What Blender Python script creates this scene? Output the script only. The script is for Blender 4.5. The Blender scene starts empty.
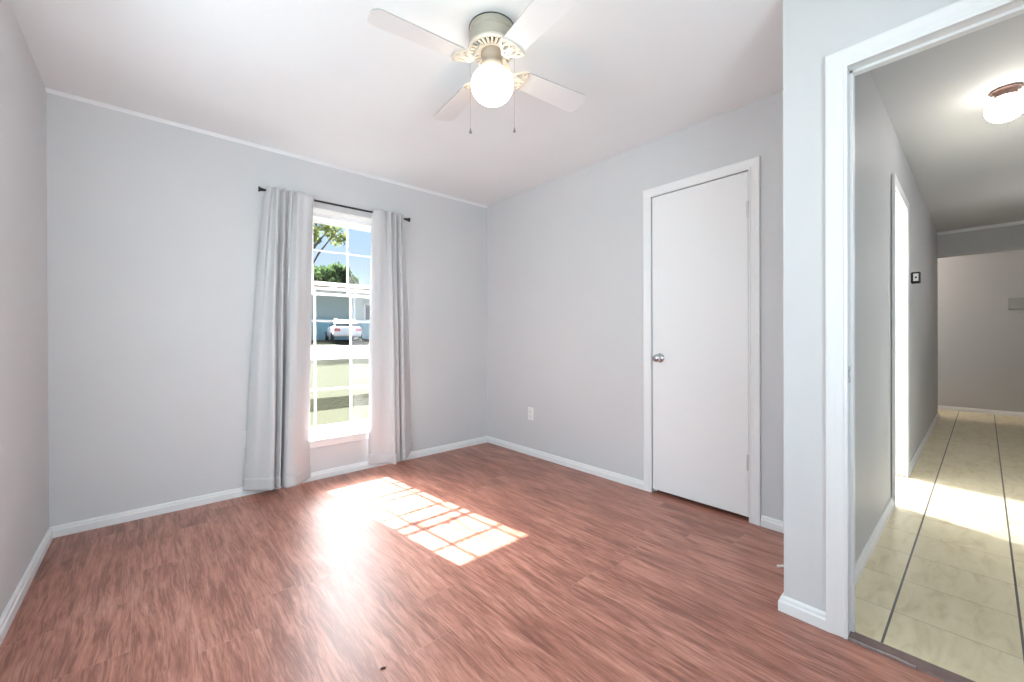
import bpy, bmesh, math, random
from mathutils import Vector, Matrix, Euler
random.seed(7)
C = bpy.context.scene.collection
SC = bpy.context.scene
PI = math.pi

# ------------------------------------------------------------------ camera
cam_d = bpy.data.cameras.new('camera')
cam_d.sensor_width = 36.0
cam_d.lens = 406.9 * 36.0 / 1024.0
cam_d.shift_y = -2.386 / 1024.0
cam_d.clip_start = 0.02
cam_d.clip_end = 400
cam = bpy.data.objects.new('camera', cam_d)
C.objects.link(cam)
_y, _p, _r = (math.radians(a) for a in (41.6106, -0.1888, -0.2191))
_F = Vector((math.sin(_y) * math.cos(_p), math.cos(_y) * math.cos(_p), math.sin(_p)))
_R = Vector((math.cos(_y), -math.sin(_y), 0))
_U = _R.cross(_F)
_R2 = _R * math.cos(_r) + _U * math.sin(_r)
_U2 = -_R * math.sin(_r) + _U * math.cos(_r)
cam.matrix_world = Matrix(((_R2.x, _U2.x, -_F.x, 0), (_R2.y, _U2.y, -_F.y, 0),
                           (_R2.z, _U2.z, -_F.z, 1.0836), (0, 0, 0, 1)))
SC.camera = cam

# ------------------------------------------------------------------ exposure
SC.view_settings.view_transform = 'Standard'
SC.view_settings.look = 'None'
SC.view_settings.gamma = 1.0
SC.view_settings.use_curve_mapping = False
SC.view_settings.exposure = 0.23
SC.cycles.use_denoising = True
SC.cycles.max_bounces = 14
SC.cycles.diffuse_bounces = 8
SC.cycles.glossy_bounces = 5
SC.cycles.transparent_max_bounces = 16
SC.cycles.sample_clamp_indirect = 60.0

# ------------------------------------------------------------------ sky, sun, daylight, fill
SUN_DIR = Vector((-0.11, 1.0, 1.033)).normalized()      # towards the sun
SUN_STRENGTH = 36.0
SKY_STRENGTH = 1.0
SKY_AUREOLE = 88.0
SIDE_FILL = 34.0
REAR_FILL = 38.0
OTHER_ROOM_DAYLIGHT = 430.0

sun_d = bpy.data.lights.new('sun', 'SUN')
sun_d.energy = SUN_STRENGTH
sun_d.angle = math.radians(0.53)
sun_d.color = (1.0, 0.975, 0.94)
sun = bpy.data.objects.new('sun', sun_d)
sun.rotation_euler = SUN_DIR.to_track_quat('Z', 'Y').to_euler()
sun.location = (0, 12, 14)
C.objects.link(sun)

world = bpy.data.worlds.new('sky')
SC.world = world
world.use_nodes = True
wt = world.node_tree
wt.nodes.clear()


def wn(t, **kw):
    n = wt.nodes.new(t)
    for k, v in kw.items():
        setattr(n, k, v)
    return n


w_out = wn('ShaderNodeOutputWorld')
w_bg = wn('ShaderNodeBackground')
w_tc = wn('ShaderNodeTexCoord')
w_sep = wn('ShaderNodeSeparateXYZ')
wt.links.new(w_tc.outputs['Generated'], w_sep.inputs[0])
w_ramp = wn('ShaderNodeValToRGB')
w_ramp.color_ramp.elements[0].position = 0.0
w_ramp.color_ramp.elements[0].color = (0.78, 0.88, 1.0, 1)
w_ramp.color_ramp.elements[1].position = 0.6
w_ramp.color_ramp.elements[1].color = (0.28, 0.50, 0.95, 1)
e = w_ramp.color_ramp.elements.new(0.22)
e.color = (0.52, 0.72, 1.0, 1)
wt.links.new(w_sep.outputs['Z'], w_ramp.inputs[0])
w_dot = wn('ShaderNodeVectorMath', operation='DOT_PRODUCT')
w_dot.inputs[1].default_value = SUN_DIR
wt.links.new(w_tc.outputs['Generated'], w_dot.inputs[0])
w_max = wn('ShaderNodeMath', operation='MAXIMUM')
w_max.inputs[1].default_value = 0.0
wt.links.new(w_dot.outputs['Value'], w_max.inputs[0])
w_pow = wn('ShaderNodeMath', operation='POWER')
w_pow.inputs[1].default_value = 18.0
wt.links.new(w_max.outputs[0], w_pow.inputs[0])
w_mul = wn('ShaderNodeMath', operation='MULTIPLY')
w_mul.inputs[1].default_value = SKY_AUREOLE
w_ss = wn('ShaderNodeMapRange', interpolation_type='SMOOTHSTEP')      # extra sun glow added for floor glare, held off the low sky
w_ss.inputs['From Min'].default_value = 0.28
w_ss.inputs['From Max'].default_value = 0.46
wt.links.new(w_sep.outputs['Z'], w_ss.inputs['Value'])
w_m2 = wn('ShaderNodeMath', operation='MULTIPLY')
wt.links.new(w_pow.outputs[0], w_m2.inputs[0])
wt.links.new(w_ss.outputs['Result'], w_m2.inputs[1])
wt.links.new(w_m2.outputs[0], w_mul.inputs[0])
w_add = wn('ShaderNodeVectorMath', operation='ADD')
wt.links.new(w_ramp.outputs[0], w_add.inputs[0])
wt.links.new(w_mul.outputs[0], w_add.inputs[1])
wt.links.new(w_add.outputs[0], w_bg.inputs['Color'])
w_bg.inputs['Strength'].default_value = SKY_STRENGTH
wt.links.new(w_bg.outputs[0], w_out.inputs['Surface'])
world.cycles.sampling_method = 'MANUAL'
world.cycles.sample_map_resolution = 512


def area_light(name, loc, normal, sx, sy, power, color=(1, 1, 1)):
    d = bpy.data.lights.new(name, 'AREA')
    d.shape = 'RECTANGLE'
    d.size, d.size_y = sx, sy
    d.energy = power
    d.color = color
    o = bpy.data.objects.new(name, d)
    o.location = loc
    o.rotation_euler = (-Vector(normal)).to_track_quat('Z', 'Y').to_euler()
    C.objects.link(o)
    return o


# fill light at the added, unseen left and rear windows; daylight at the window of the room off the hall
area_light('fill_side_window', (-0.72, 1.62, 1.45), (1, 0.15, -0.35), 1.15, 1.35, SIDE_FILL, (0.80, 0.965, 1.0))
area_light('daylight_other_room', (4.65, 3.18, 1.45), (-0.1, -1, -0.35), 0.36, 1.1, OTHER_ROOM_DAYLIGHT, (0.84, 0.92, 1.0))
area_light('fill_rear_window', (0.36, -0.76, 1.35), (-0.12, 1, 0.26), 1.35, 1.35, REAR_FILL, (0.80, 0.965, 1.0))

# lamp round the corner at the end of the hall
pl_d = bpy.data.lights.new('corner_lamp', 'POINT')
pl_d.energy = 34.0
pl_d.color = (1.0, 0.86, 0.72)
pl_d.shadow_soft_size = 0.08
pl = bpy.data.objects.new('corner_lamp', pl_d)
pl.location = (8.1, 1.25, 2.2)
C.objects.link(pl)

# unseen fill light added to brighten the far hall, out of frame to the right
hl_d = bpy.data.lights.new('hall_fill_light', 'POINT')
hl_d.energy = 5.0
hl_d.color = (1.0, 0.97, 0.94)
hl_d.shadow_soft_size = 0.10
hlp = bpy.data.objects.new('hall_fill_light', hl_d)
hlp.location = (6.0, -0.66, 1.9)
C.objects.link(hlp)

# ------------------------------------------------------------------ dimensions (metres)
XL, XR, YB, H = -0.418, 2.613, 3.330, 2.44
XD = 1.866            # plane of the doorway wall
YE = 0.489            # its free end (jog)
YR = -0.55            # rear wall
XDH = 1.942           # hall side of the doorway wall
YH = 0.350            # hall left wall
XFAR = 8.66
BH = 0.060            # baseboard height
BT = 0.016


# ------------------------------------------------------------------ node helpers
class NT:
    def __init__(self, name):
        self.m = bpy.data.materials.new(name)
        self.m.use_nodes = True
        self.t = self.m.node_tree
        self.t.nodes.clear()
        self.out = self.t.nodes.new('ShaderNodeOutputMaterial')

    def n(self, typ, **kw):
        n = self.t.nodes.new(typ)
        for k, v in kw.items():
            setattr(n, k, v)
        return n

    def l(self, a, b):
        self.t.links.new(a, b)

    def math(self, op, a, b=None, c=None):
        n = self.n('ShaderNodeMath', operation=op)
        for i, v in enumerate((a, b, c)):
            if v is None:
                continue
            if isinstance(v, (int, float)):
                n.inputs[i].default_value = v
            else:
                self.l(v, n.inputs[i])
        return n.outputs[0]

    def noise(self, vec, scale=5, detail=4, rough=0.55, dist=0.0):
        n = self.n('ShaderNodeTexNoise')
        n.inputs['Scale'].default_value = scale
        n.inputs['Detail'].default_value = detail
        n.inputs['Roughness'].default_value = rough
        n.inputs['Distortion'].default_value = dist
        if vec is not None:
            self.l(vec, n.inputs['Vector'])
        return n.outputs['Fac']

    def ramp(self, fac, stops):
        n = self.n('ShaderNodeValToRGB')
        cr = n.color_ramp
        cr.elements[0].position, cr.elements[0].color = stops[0][0], (*stops[0][1], 1)
        cr.elements[1].position, cr.elements[1].color = stops[-1][0], (*stops[-1][1], 1)
        for p, c in stops[1:-1]:
            x = cr.elements.new(p)
            x.color = (*c, 1)
        self.l(fac, n.inputs[0])
        return n.outputs[0]

    def mix(self, fac, a, b, blend='MIX'):
        n = self.n('ShaderNodeMix', data_type='RGBA', blend_type=blend)
        if isinstance(fac, (int, float)):
            n.inputs[0].default_value = fac
        else:
            self.l(fac, n.inputs[0])
        for i, v in ((6, a), (7, b)):
            if isinstance(v, tuple):
                n.inputs[i].default_value = (*v, 1)
            else:
                self.l(v, n.inputs[i])
        return n.outputs[2]

    def obj(self):
        return self.n('ShaderNodeTexCoord').outputs['Object']

    def scale(self, vec, s, rot=(0, 0, 0), loc=(0, 0, 0)):
        n = self.n('ShaderNodeMapping')
        n.inputs['Scale'].default_value = s
        n.inputs['Rotation'].default_value = rot
        n.inputs['Location'].default_value = loc
        self.l(vec, n.inputs['Vector'])
        return n.outputs[0]

    def bsdf(self, color=None, rough=0.5, metal=0.0, spec=0.5, normal=None, **kw):
        b = self.n('ShaderNodeBsdfPrincipled')
        if color is not None:
            if isinstance(color, tuple):
                b.inputs['Base Color'].default_value = (*color, 1)
            else:
                self.l(color, b.inputs['Base Color'])
        if isinstance(rough, (int, float)):
            b.inputs['Roughness'].default_value = rough
        else:
            self.l(rough, b.inputs['Roughness'])
        b.inputs['Metallic'].default_value = metal
        b.inputs['Specular IOR Level'].default_value = spec
        for k, v in kw.items():
            b.inputs[k.replace('_', ' ')].default_value = v
        if normal is not None:
            self.l(normal, b.inputs['Normal'])
        return b

    def bump(self, h, strength=0.1, dist=0.01):
        n = self.n('ShaderNodeBump')
        n.inputs['Strength'].default_value = strength
        n.inputs['Distance'].default_value = dist
        self.l(h, n.inputs['Height'])
        return n.outputs[0]

    def done(self, b):
        self.l(b.outputs[0], self.out.inputs['Surface'])
        return self.m


def paint(name, col, rough=0.6, var=0.03, bump=0.04, scale=90.0):
    t = NT(name)
    v = t.obj()
    big = t.noise(v, 1.7, 2)
    c = t.mix(big, tuple(x * (1 - var) for x in col), tuple(min(1, x * (1 + var)) for x in col))
    fine = t.noise(v, scale, 3)
    return t.done(t.bsdf(c, rough, normal=t.bump(fine, bump, 0.004)))


def plain(name, col, rough=0.5, metal=0.0, spec=0.5, var=0.04, scale=30.0, **kw):
    t = NT(name)
    f = t.noise(t.obj(), scale, 2)
    c = t.mix(f, tuple(x * (1 - var) for x in col), tuple(min(1, x * (1 + var)) for x in col))
    return t.done(t.bsdf(c, rough, metal, spec, **kw))


def emit(name, col, strength):
    t = NT(name)
    n = t.n('ShaderNodeEmission')
    n.inputs['Color'].default_value = (*col, 1)
    n.inputs['Strength'].default_value = strength
    return t.done(n)


M = {}
M['wall'] = paint('wall_paint', (0.600, 0.606, 0.616), 0.6)
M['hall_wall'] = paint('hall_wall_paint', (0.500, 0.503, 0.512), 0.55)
M['ceiling'] = paint('ceiling_paint', (0.80, 0.825, 0.84), 0.8, bump=0.08)
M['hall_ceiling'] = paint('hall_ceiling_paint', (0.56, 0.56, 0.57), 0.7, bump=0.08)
M['trim'] = paint('trim_paint', (0.77, 0.775, 0.78), 0.35, var=0.015, bump=0.02)
M['door'] = paint('door_paint', (0.80, 0.80, 0.805), 0.4, var=0.015, bump=0.02)
M['frame'] = paint('window_frame_paint', (0.82, 0.83, 0.84), 0.4, var=0.01, bump=0.01)
M['black'] = plain('black_metal', (0.012, 0.012, 0.013), 0.35)
M['chrome'] = plain('chrome', (0.55, 0.55, 0.56), 0.12, 1.0)
M['steel'] = plain('worn_steel', (0.50, 0.50, 0.52), 0.35, 1.0, var=0.3, scale=80)
M['hinge'] = plain('painted_hinge', (0.62, 0.61, 0.60), 0.4, 0.3)
M['plastic'] = plain('white_plastic', (0.80, 0.80, 0.79), 0.35)
M['slot'] = plain('dark_slot', (0.05, 0.05, 0.05), 0.6)
M['fan_white'] = plain('fan_enamel', (0.60, 0.555, 0.49), 0.35)
M['fan_body'] = plain('fan_housing', (0.42, 0.39, 0.32), 0.4)
M['fan_fitter'] = plain('fan_light_fitter', (0.40, 0.345, 0.28), 0.4)
M['fan_blade'] = plain('fan_blade_white', (0.77, 0.77, 0.77), 0.4, var=0.02)
M['fan_edge'] = plain('fan_blade_edge', (0.40, 0.39, 0.37), 0.5)
M['bronze'] = plain('copper_bronze', (0.14, 0.085, 0.07), 0.4, 0.5, var=0.3)
M['globe'] = emit('lit_globe', (1.0, 0.87, 0.69), 8.0)
M['hall_globe'] = emit('lit_hall_globe', (1.0, 0.93, 0.86), 11.0)
M['screen'] = plain('thermostat_face', (0.70, 0.70, 0.68), 0.3)
M['paper'] = plain('white_paper', (0.85, 0.84, 0.80), 0.8)
M['bug'] = plain('dark_crumb', (0.03, 0.02, 0.015), 0.7)
M['chime'] = plain('grey_box', (0.36, 0.36, 0.36), 0.5)


M['chain'] = plain('dark_chain', (0.22, 0.20, 0.18), 0.5, 0.5)


def curtain_mat():
    t = NT('curtain_cloth')
    v = t.obj()
    weave = t.n('ShaderNodeTexWave', wave_type='BANDS', bands_direction='Z')
    weave.inputs['Scale'].default_value = 260
    t.l(v, weave.inputs['Vector'])
    n = t.noise(t.scale(v, (180, 180, 40)), 1.0, 2)
    c = t.mix(n, (0.53, 0.53, 0.54), (0.59, 0.59, 0.60))
    h = t.math('ADD', weave.outputs['Fac'], n)
    b = t.bsdf(c, 0.55, spec=0.35, normal=t.bump(h, 0.06, 0.002))
    b.inputs['Sheen Weight'].default_value = 0.2
    return t.done(b)


M['curtain'] = curtain_mat()


def laminate():
    t = NT('red_brown_laminate')
    v = t.obj()
    s = t.n('ShaderNodeSeparateXYZ')
    t.l(v, s.inputs[0])
    PW, PL = 0.178, 1.22
    u = t.math('DIVIDE', t.math('ADD', s.outputs['X'], 1.662), PW)
    pid = t.math('FLOOR', u)
    fu = t.math('SUBTRACT', u, pid)
    wn_ = t.n('ShaderNodeTexWhiteNoise', noise_dimensions='1D')
    t.l(pid, wn_.inputs['W'])
    r1 = wn_.outputs['Value']
    w = t.math('ADD', t.math('DIVIDE', s.outputs['Y'], PL), t.math('MULTIPLY', r1, 3.7))
    wid = t.math('FLOOR', w)
    fw = t.math('SUBTRACT', w, wid)
    cmb = t.n('ShaderNodeCombineXYZ')
    t.l(pid, cmb.inputs[0])
    t.l(wid, cmb.inputs[1])
    wn2 = t.n('ShaderNodeTexWhiteNoise', noise_dimensions='2D')
    t.l(cmb.outputs[0], wn2.inputs['Vector'])
    r2 = wn2.outputs['Value']
    # grain coordinates, shifted per plank
    gx = t.math('ADD', s.outputs['X'], t.math('MULTIPLY', r2, 31.0))
    gy = t.math('ADD', s.outputs['Y'], t.math('MULTIPLY', r2, 17.0))
    gc = t.n('ShaderNodeCombineXYZ')
    t.l(gx, gc.inputs[0])
    t.l(gy, gc.inputs[1])
    g = gc.outputs[0]
    warp = t.noise(t.scale(g, (5, 2.2, 1)), 1.0, 3)
    gx2 = t.math('ADD', gx, t.math('MULTIPLY', t.math('SUBTRACT', warp, 0.5), 0.05))
    gc2 = t.n('ShaderNodeCombineXYZ')
    t.l(gx2, gc2.inputs[0])
    t.l(gy, gc2.inputs[1])
    g2 = gc2.outputs[0]
    n1 = t.noise(t.scale(g2, (110, 6.5, 1)), 1.0, 5, 0.66, 1.0)
    n2 = t.noise(t.scale(g2, (30, 2.2, 1)), 1.0, 5, 0.65, 1.0)
    n3 = t.noise(t.scale(g, (7.0, 2.2, 1)), 1.0, 4, 0.6, 0.5)
    f = t.math('ADD', t.math('MULTIPLY', n1, 0.42), t.math('MULTIPLY', n2, 0.38))
    f = t.math('ADD', f, t.math('MULTIPLY', n3, 0.32))
    f = t.math('ADD', f, t.math('MULTIPLY', t.math('SUBTRACT', r2, 0.5), 0.012))
    col = t.ramp(f, [(0.36, FLOOR_DARK), (0.50, FLOOR_MID2), (0.60, FLOOR_MID), (0.77, FLOOR_LIGHT)])
    # plank seams, lightened by a painted glint along the edges
    eu = t.math('MINIMUM', fu, t.math('SUBTRACT', 1.0, fu))
    ew = t.math('MINIMUM', fw, t.math('SUBTRACT', 1.0, fw))
    su = t.math('LESS_THAN', t.math('MULTIPLY', eu, PW), 0.0013)
    sw = t.math('LESS_THAN', t.math('MULTIPLY', ew, PL), 0.0016)
    seam = t.math('MAXIMUM', su, sw)
    col = t.mix(t.math('MULTIPLY', seam, 0.30), col, (0.45, 0.28, 0.22))
    h = t.math('SUBTRACT', t.math('MULTIPLY', n1, 0.5), t.math('MULTIPLY', seam, 1.0))
    rough = t.math('ADD', FLOOR_ROUGH, t.math('MULTIPLY', n3, 0.06))
    b = t.bsdf(col, rough, spec=FLOOR_SPEC, normal=t.bump(h, 0.03, 0.001))
    b.inputs['IOR'].default_value = 1.5
    return t.done(b)


FLOOR_DARK = (0.130, 0.040, 0.025)
FLOOR_MID2 = (0.240, 0.083, 0.054)
FLOOR_MID = (0.41, 0.172, 0.120)
FLOOR_LIGHT = (0.62, 0.33, 0.25)
FLOOR_ROUGH = 0.345
FLOOR_SPEC = 0.75
M['laminate'] = laminate()


def tiles():
    t = NT('cream_tile')
    v = t.scale(t.obj(), (1, 1, 1), rot=(0, 0, 0.015), loc=(0, 0, 0))
    s = t.n('ShaderNodeSeparateXYZ')
    t.l(v, s.inputs[0])
    TX, TY = 0.3115, 0.325
    u = t.math('DIVIDE', t.math('SUBTRACT', s.outputs['X'], 2.178), TX)
    w = t.math('DIVIDE', t.math('SUBTRACT', s.outputs['Y'], 0.236), TY)
    iu, iw = t.math('FLOOR', u), t.math('FLOOR', w)
    fu, fw = t.math('SUBTRACT', u, iu), t.math('SUBTRACT', w, iw)
    eu = t.math('MULTIPLY', t.math('MINIMUM', fu, t.math('SUBTRACT', 1.0, fu)), TX)
    ew = t.math('MULTIPLY', t.math('MINIMUM', fw, t.math('SUBTRACT', 1.0, fw)), TY)
    gx = t.math('LESS_THAN', eu, 0.0016)
    gy = t.math('LESS_THAN', ew, 0.0036)
    c = t.n('ShaderNodeCombineXYZ')
    t.l(iu, c.inputs[0])
    t.l(iw, c.inputs[1])
    wn2 = t.n('ShaderNodeTexWhiteNoise', noise_dimensions='2D')
    t.l(c.outputs[0], wn2.inputs['Vector'])
    off = t.n('ShaderNodeVectorMath', operation='MULTIPLY_ADD')
    t.l(wn2.outputs['Color'], off.inputs[0])
    off.inputs[1].default_value = (9, 9, 9)
    t.l(v, off.inputs[2])
    n = t.noise(t.scale(off.outputs[0], (5, 16, 1)), 1.0, 5, 0.6, 0.8)
    col = t.ramp(n, [(0.30, (0.66, 0.555, 0.35)), (0.5, (0.79, 0.69, 0.47)), (0.72, (0.84, 0.75, 0.55))])
    col = t.mix(t.math('MULTIPLY', gx, 0.75), col, (0.30, 0.24, 0.17))
    col = t.mix(gy, col, (0.12, 0.10, 0.085))
    h = t.math('SUBTRACT', 1.0, t.math('MAXIMUM', gx, gy))
    return t.done(t.bsdf(col, 0.30, spec=0.5, normal=t.bump(h, 0.3, 0.002)))


M['tile'] = tiles()
M['threshold'] = plain('threshold_wood', (0.20, 0.13, 0.12), 0.4, var=0.25, scale=25)


def glass():
    t = NT('window_glass')
    tr = t.n('ShaderNodeBsdfTransparent')
    tr.inputs['Color'].default_value = (0.98, 0.985, 0.985, 1)
    gl = t.n('ShaderNodeBsdfGlossy')
    gl.inputs['Roughness'].default_value = 0.02
    lw = t.n('ShaderNodeLayerWeight')                     # Schlick reflection, the same from both faces
    lw.inputs['Blend'].default_value = 0.5
    fac = t.math('MULTIPLY_ADD', t.math('POWER', lw.outputs['Facing'], 5.0), 0.9, 0.03)
    mx = t.n('ShaderNodeMixShader')
    t.l(fac, mx.inputs[0])
    t.l(tr.outputs[0], mx.inputs[1])
    t.l(gl.outputs[0], mx.inputs[2])
    return t.done(mx)


M['glass'] = glass()


def grass_mat():
    t = NT('lawn_grass')
    v = t.obj()
    a = t.noise(t.scale(v, (1, 1, 1)), 0.5, 3)
    b_ = t.noise(v, 25, 4)
    f = t.math('ADD', t.math('MULTIPLY', a, 0.5), t.math('MULTIPLY', b_, 0.5))
    c = t.ramp(f, [(0.3, (0.020, 0.024, 0.010)), (0.5, (0.027, 0.030, 0.013)), (0.7, (0.036, 0.037, 0.019))])
    return t.done(t.bsdf(c, 0.9, spec=0.1, normal=t.bump(b_, 0.5, 0.05)))


M['grass'] = grass_mat()
M['concrete'] = plain('pale_concrete', (0.07, 0.068, 0.066), 0.9, scale=3)
M['siding'] = plain('grey_green_siding', (0.58, 0.68, 0.63), 0.7, scale=2)
M['teal'] = plain('teal_boards', (0.46, 0.70, 0.68), 0.7, var=0.12, scale=8)
M['roof'] = plain('brown_shingles', (0.075, 0.055, 0.045), 0.9, var=0.3, scale=8)
M['fascia'] = plain('tan_fascia', (0.45, 0.33, 0.25), 0.7)
M['post'] = plain('white_post_paint', (0.85, 0.86, 0.85), 0.5)
M['dark_glass'] = plain('dark_window_glass', (0.10, 0.13, 0.14), 0.1)
M['car'] = plain('white_car_paint', (0.80, 0.82, 0.82), 0.25)
M['tyre'] = plain('tyre_rubber', (0.03, 0.03, 0.03), 0.8)
M['tail'] = plain('red_tail_light', (0.60, 0.12, 0.12), 0.25)
M['bark'] = plain('tree_bark', (0.10, 0.075, 0.055), 0.9, var=0.3, scale=12)
M['outer_wall'] = plain('outside_brick', (0.30, 0.20, 0.16), 0.85, scale=5)


def leaf(name, a, b):
    t = NT(name)
    f = t.noise(t.obj(), 0.9, 3)
    c = t.mix(f, a, b)
    d = t.n('ShaderNodeBsdfDiffuse')
    t.l(c, d.inputs['Color'])
    tr = t.n('ShaderNodeBsdfTranslucent')
    t.l(c, tr.inputs['Color'])
    mx = t.n('ShaderNodeMixShader')
    mx.inputs[0].default_value = 0.45
    t.l(d.outputs[0], mx.inputs[1])
    t.l(tr.outputs[0], mx.inputs[2])
    return t.done(mx)


M['leaf_light'] = leaf('light_green_leaves', (0.10, 0.14, 0.04), (0.20, 0.23, 0.08))
M['leaf_dark'] = leaf('deep_green_leaves', (0.05, 0.09, 0.035), (0.10, 0.15, 0.06))
M['leaf_olive'] = leaf('olive_leaves', (0.14, 0.15, 0.08), (0.22, 0.22, 0.12))


# ------------------------------------------------------------------ mesh helpers
def quadbox(bm, x0, x1, y0, y1, z0, z1):
    v = [bm.verts.new(p) for p in ((x0, y0, z0), (x1, y0, z0), (x1, y1, z0), (x0, y1, z0),
                                   (x0, y0, z1), (x1, y0, z1), (x1, y1, z1), (x0, y1, z1))]
    for f in ((0, 3, 2, 1), (4, 5, 6, 7), (0, 1, 5, 4), (1, 2, 6, 5), (2, 3, 7, 6), (3, 0, 4, 7)):
        bm.faces.new([v[i] for i in f])
    return v


def boxes(*bs):
    bm = bmesh.new()
    for b in bs:
        quadbox(bm, *b)
    return bm


def lathe(bm, prof, seg=32, cx=0, cy=0, cz=0, a0=0.0, a1=2 * PI, cap=False):
    """profile of (radius, z) spun about z"""
    full = abs(a1 - a0 - 2 * PI) < 1e-6
    rings = []
    for i in range(seg if full else seg + 1):
        a = a0 + (a1 - a0) * i / seg
        rings.append([bm.verts.new((cx + r * math.cos(a), cy + r * math.sin(a), cz + z)) for r, z in prof])
    for i in range(seg):
        A, B = rings[i], rings[(i + 1) % len(rings)]
        for k in range(len(prof) - 1):
            bm.faces.new((A[k], B[k], B[k + 1], A[k + 1]))
    bmesh.ops.remove_doubles(bm, verts=bm.verts, dist=1e-6)
    return bm


def tube(bm, pts, r, seg=10, caps=True):
    pts = [Vector(p) for p in pts]
    rings = []
    for i, p in enumerate(pts):
        d = (pts[min(i + 1, len(pts) - 1)] - pts[max(i - 1, 0)]).normalized()
        up = Vector((0, 0, 1)) if abs(d.z) < 0.9 else Vector((1, 0, 0))
        a = d.cross(up).normalized()
        b = d.cross(a)
        rr = r[i] if isinstance(r, (list, tuple)) else r
        rings.append([bm.verts.new(p + a * rr * math.cos(2 * PI * k / seg) + b * rr * math.sin(2 * PI * k / seg)) for k in range(seg)])
    for A, B in zip(rings, rings[1:]):
        for k in range(seg):
            bm.faces.new((A[k], A[(k + 1) % seg], B[(k + 1) % seg], B[k]))
    if caps:
        bm.faces.new(rings[0])
        bm.faces.new(rings[-1])
    return bm


def sweep(bm, path, prof):
    """2-D profile (out, up) swept along a level path of (x, y, nx, ny): nx, ny point out of the wall"""
    rows = [[bm.verts.new((x + nx * o, y + ny * o, u)) for o, u in prof] for x, y, nx, ny in path]
    n = len(prof)
    for A, B in zip(rows, rows[1:]):
        for k in range(n):
            bm.faces.new((A[k], B[k], B[(k + 1) % n], A[(k + 1) % n]))
    bm.faces.new(rows[0])
    bm.faces.new(list(reversed(rows[-1])))
    return bm


def obj(name, bm, mat, parent=None, smooth=False, bevel=0.0):
    bmesh.ops.recalc_face_normals(bm, faces=bm.faces)
    me = bpy.data.meshes.new(name)
    bm.to_mesh(me)
    bm.free()
    for m_ in (mat if isinstance(mat, (list, tuple)) else (mat,)):
        me.materials.append(m_)
    if smooth:
        for p in me.polygons:
            p.use_smooth = True
    o = bpy.data.objects.new(name, me)
    C.objects.link(o)
    if bevel:
        md = o.modifiers.new('edge', 'BEVEL')
        md.width = bevel
        md.segments = 2
        md.limit_method = 'ANGLE'
        md.angle_limit = math.radians(40)
    if parent is not None:
        o.parent = parent
    return o


def struct(name, bm, mat, **kw):
    o = obj(name, bm, mat, **kw)
    o['kind'] = 'structure'
    return o


def tag(o, label, cat, group=None):
    o['label'] = label
    o['category'] = cat
    if group:
        o['group'] = group
    return o


def thing(name, label, cat, loc=(0, 0, 0), rz=0.0, group=None):
    o = bpy.data.objects.new(name, None)
    o.empty_display_size = 0.1
    o.location = loc
    o.rotation_euler = (0, 0, rz)
    C.objects.link(o)
    if label:
        tag(o, label, cat, group)
    return o


def group_struct(name):
    o = bpy.data.objects.new(name, None)
    C.objects.link(o)
    o['kind'] = 'structure'
    return o


def wall_with_hole(axis, p0, p1, a0, a1, z0, z1, holes):
    """wall slab between p0..p1 on `axis`, running a0..a1 on the other axis, with rectangular holes (b0,b1,c0,c1)"""
    bm = bmesh.new()

    def add(s0, s1, c0, c1):
        if s1 - s0 < 1e-5 or c1 - c0 < 1e-5:
            return
        if axis == 'X':
            quadbox(bm, p0, p1, s0, s1, c0, c1)
        else:
            quadbox(bm, s0, s1, p0, p1, c0, c1)
    cur = a0
    for b0, b1, c0, c1 in sorted(holes):
        add(cur, b0, z0, z1)
        add(b0, b1, z0, c0)
        add(b0, b1, c1, z1)
        cur = b1
    add(cur, a1, z0, z1)
    return bm


# ------------------------------------------------------------------ room shell
struct('floor', boxes((XL - 0.15, XD + 0.03, YR - 0.12, YB + 0.0, -0.10, 0), (XD + 0.03, 3.28, YE - 0.02, YB, -0.10, 0)), M['laminate'])
# hall and the room off it
struct('floor_hall', boxes((XD + 0.03, XFAR + 0.15, -0.95, YE - 0.02, -0.10, 0), (3.28, 6.2, YE - 0.02, 3.4, -0.10, 0), (7.9, XFAR + 0.15, YE - 0.02, 1.7, -0.10, 0)), M['tile'])

WX0, WX1, WZ0, WZ1 = 0.690, 1.570, 0.300, 2.082          # window opening in the back wall
struct('wall_back', wall_with_hole('Y', YB, YB + 0.13, XL - 0.15, XR + 0.12, 0, H + 0.1, [(WX0, WX1, WZ0, WZ1)]), M['wall'])
struct('wall_outside', wall_with_hole('Y', YB + 0.13, YB + 0.28, XL - 0.3, 6.4, -0.4, 2.9, [(WX0, WX1, WZ0 - 0.02, 2.062), (4.45, 4.85, 0.9, 2.05)]), M['outer_wall'])
S0, S1, SZ0, SZ1 = 1.02, 2.22, 0.60, 1.95                  # added window in the left wall, for fill light
struct('wall_left', wall_with_hole('X', XL - 0.15, XL, YR - 0.12, YB, 0, H + 0.1, [(S0, S1, SZ0, SZ1)]), M['wall'])
R0, R1, RZ0, RZ1 = -0.34, 1.06, 0.68, 2.10                # added window behind the camera, for fill light
struct('wall_rear', wall_with_hole('Y', YR - 0.12, YR, XL - 0.15, XDH, 0, H + 0.1, [(R0, R1, RZ0, RZ1)]), M['wall'])
DY0, DY1, DZ = 0.857, 1.472, 2.052                         # closet opening
struct('wall_right', wall_with_hole('X', XR, XR + 0.115, YE - 0.02, YB, 0, H + 0.1, [(DY0 - 0.02, DY1 + 0.02, 0, DZ + 0.02)]), M['wall'])
OY0, OY1, OZ = -0.47, 0.290, 2.044                         # bedroom doorway
struct('wall_doorway', wall_with_hole('X', XD, XDH, YR - 0.12, YE, 0, H + 0.1, [(OY0 - 0.02, OY1 + 0.02, 0, OZ + 0.02)]), M['wall'])
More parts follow.
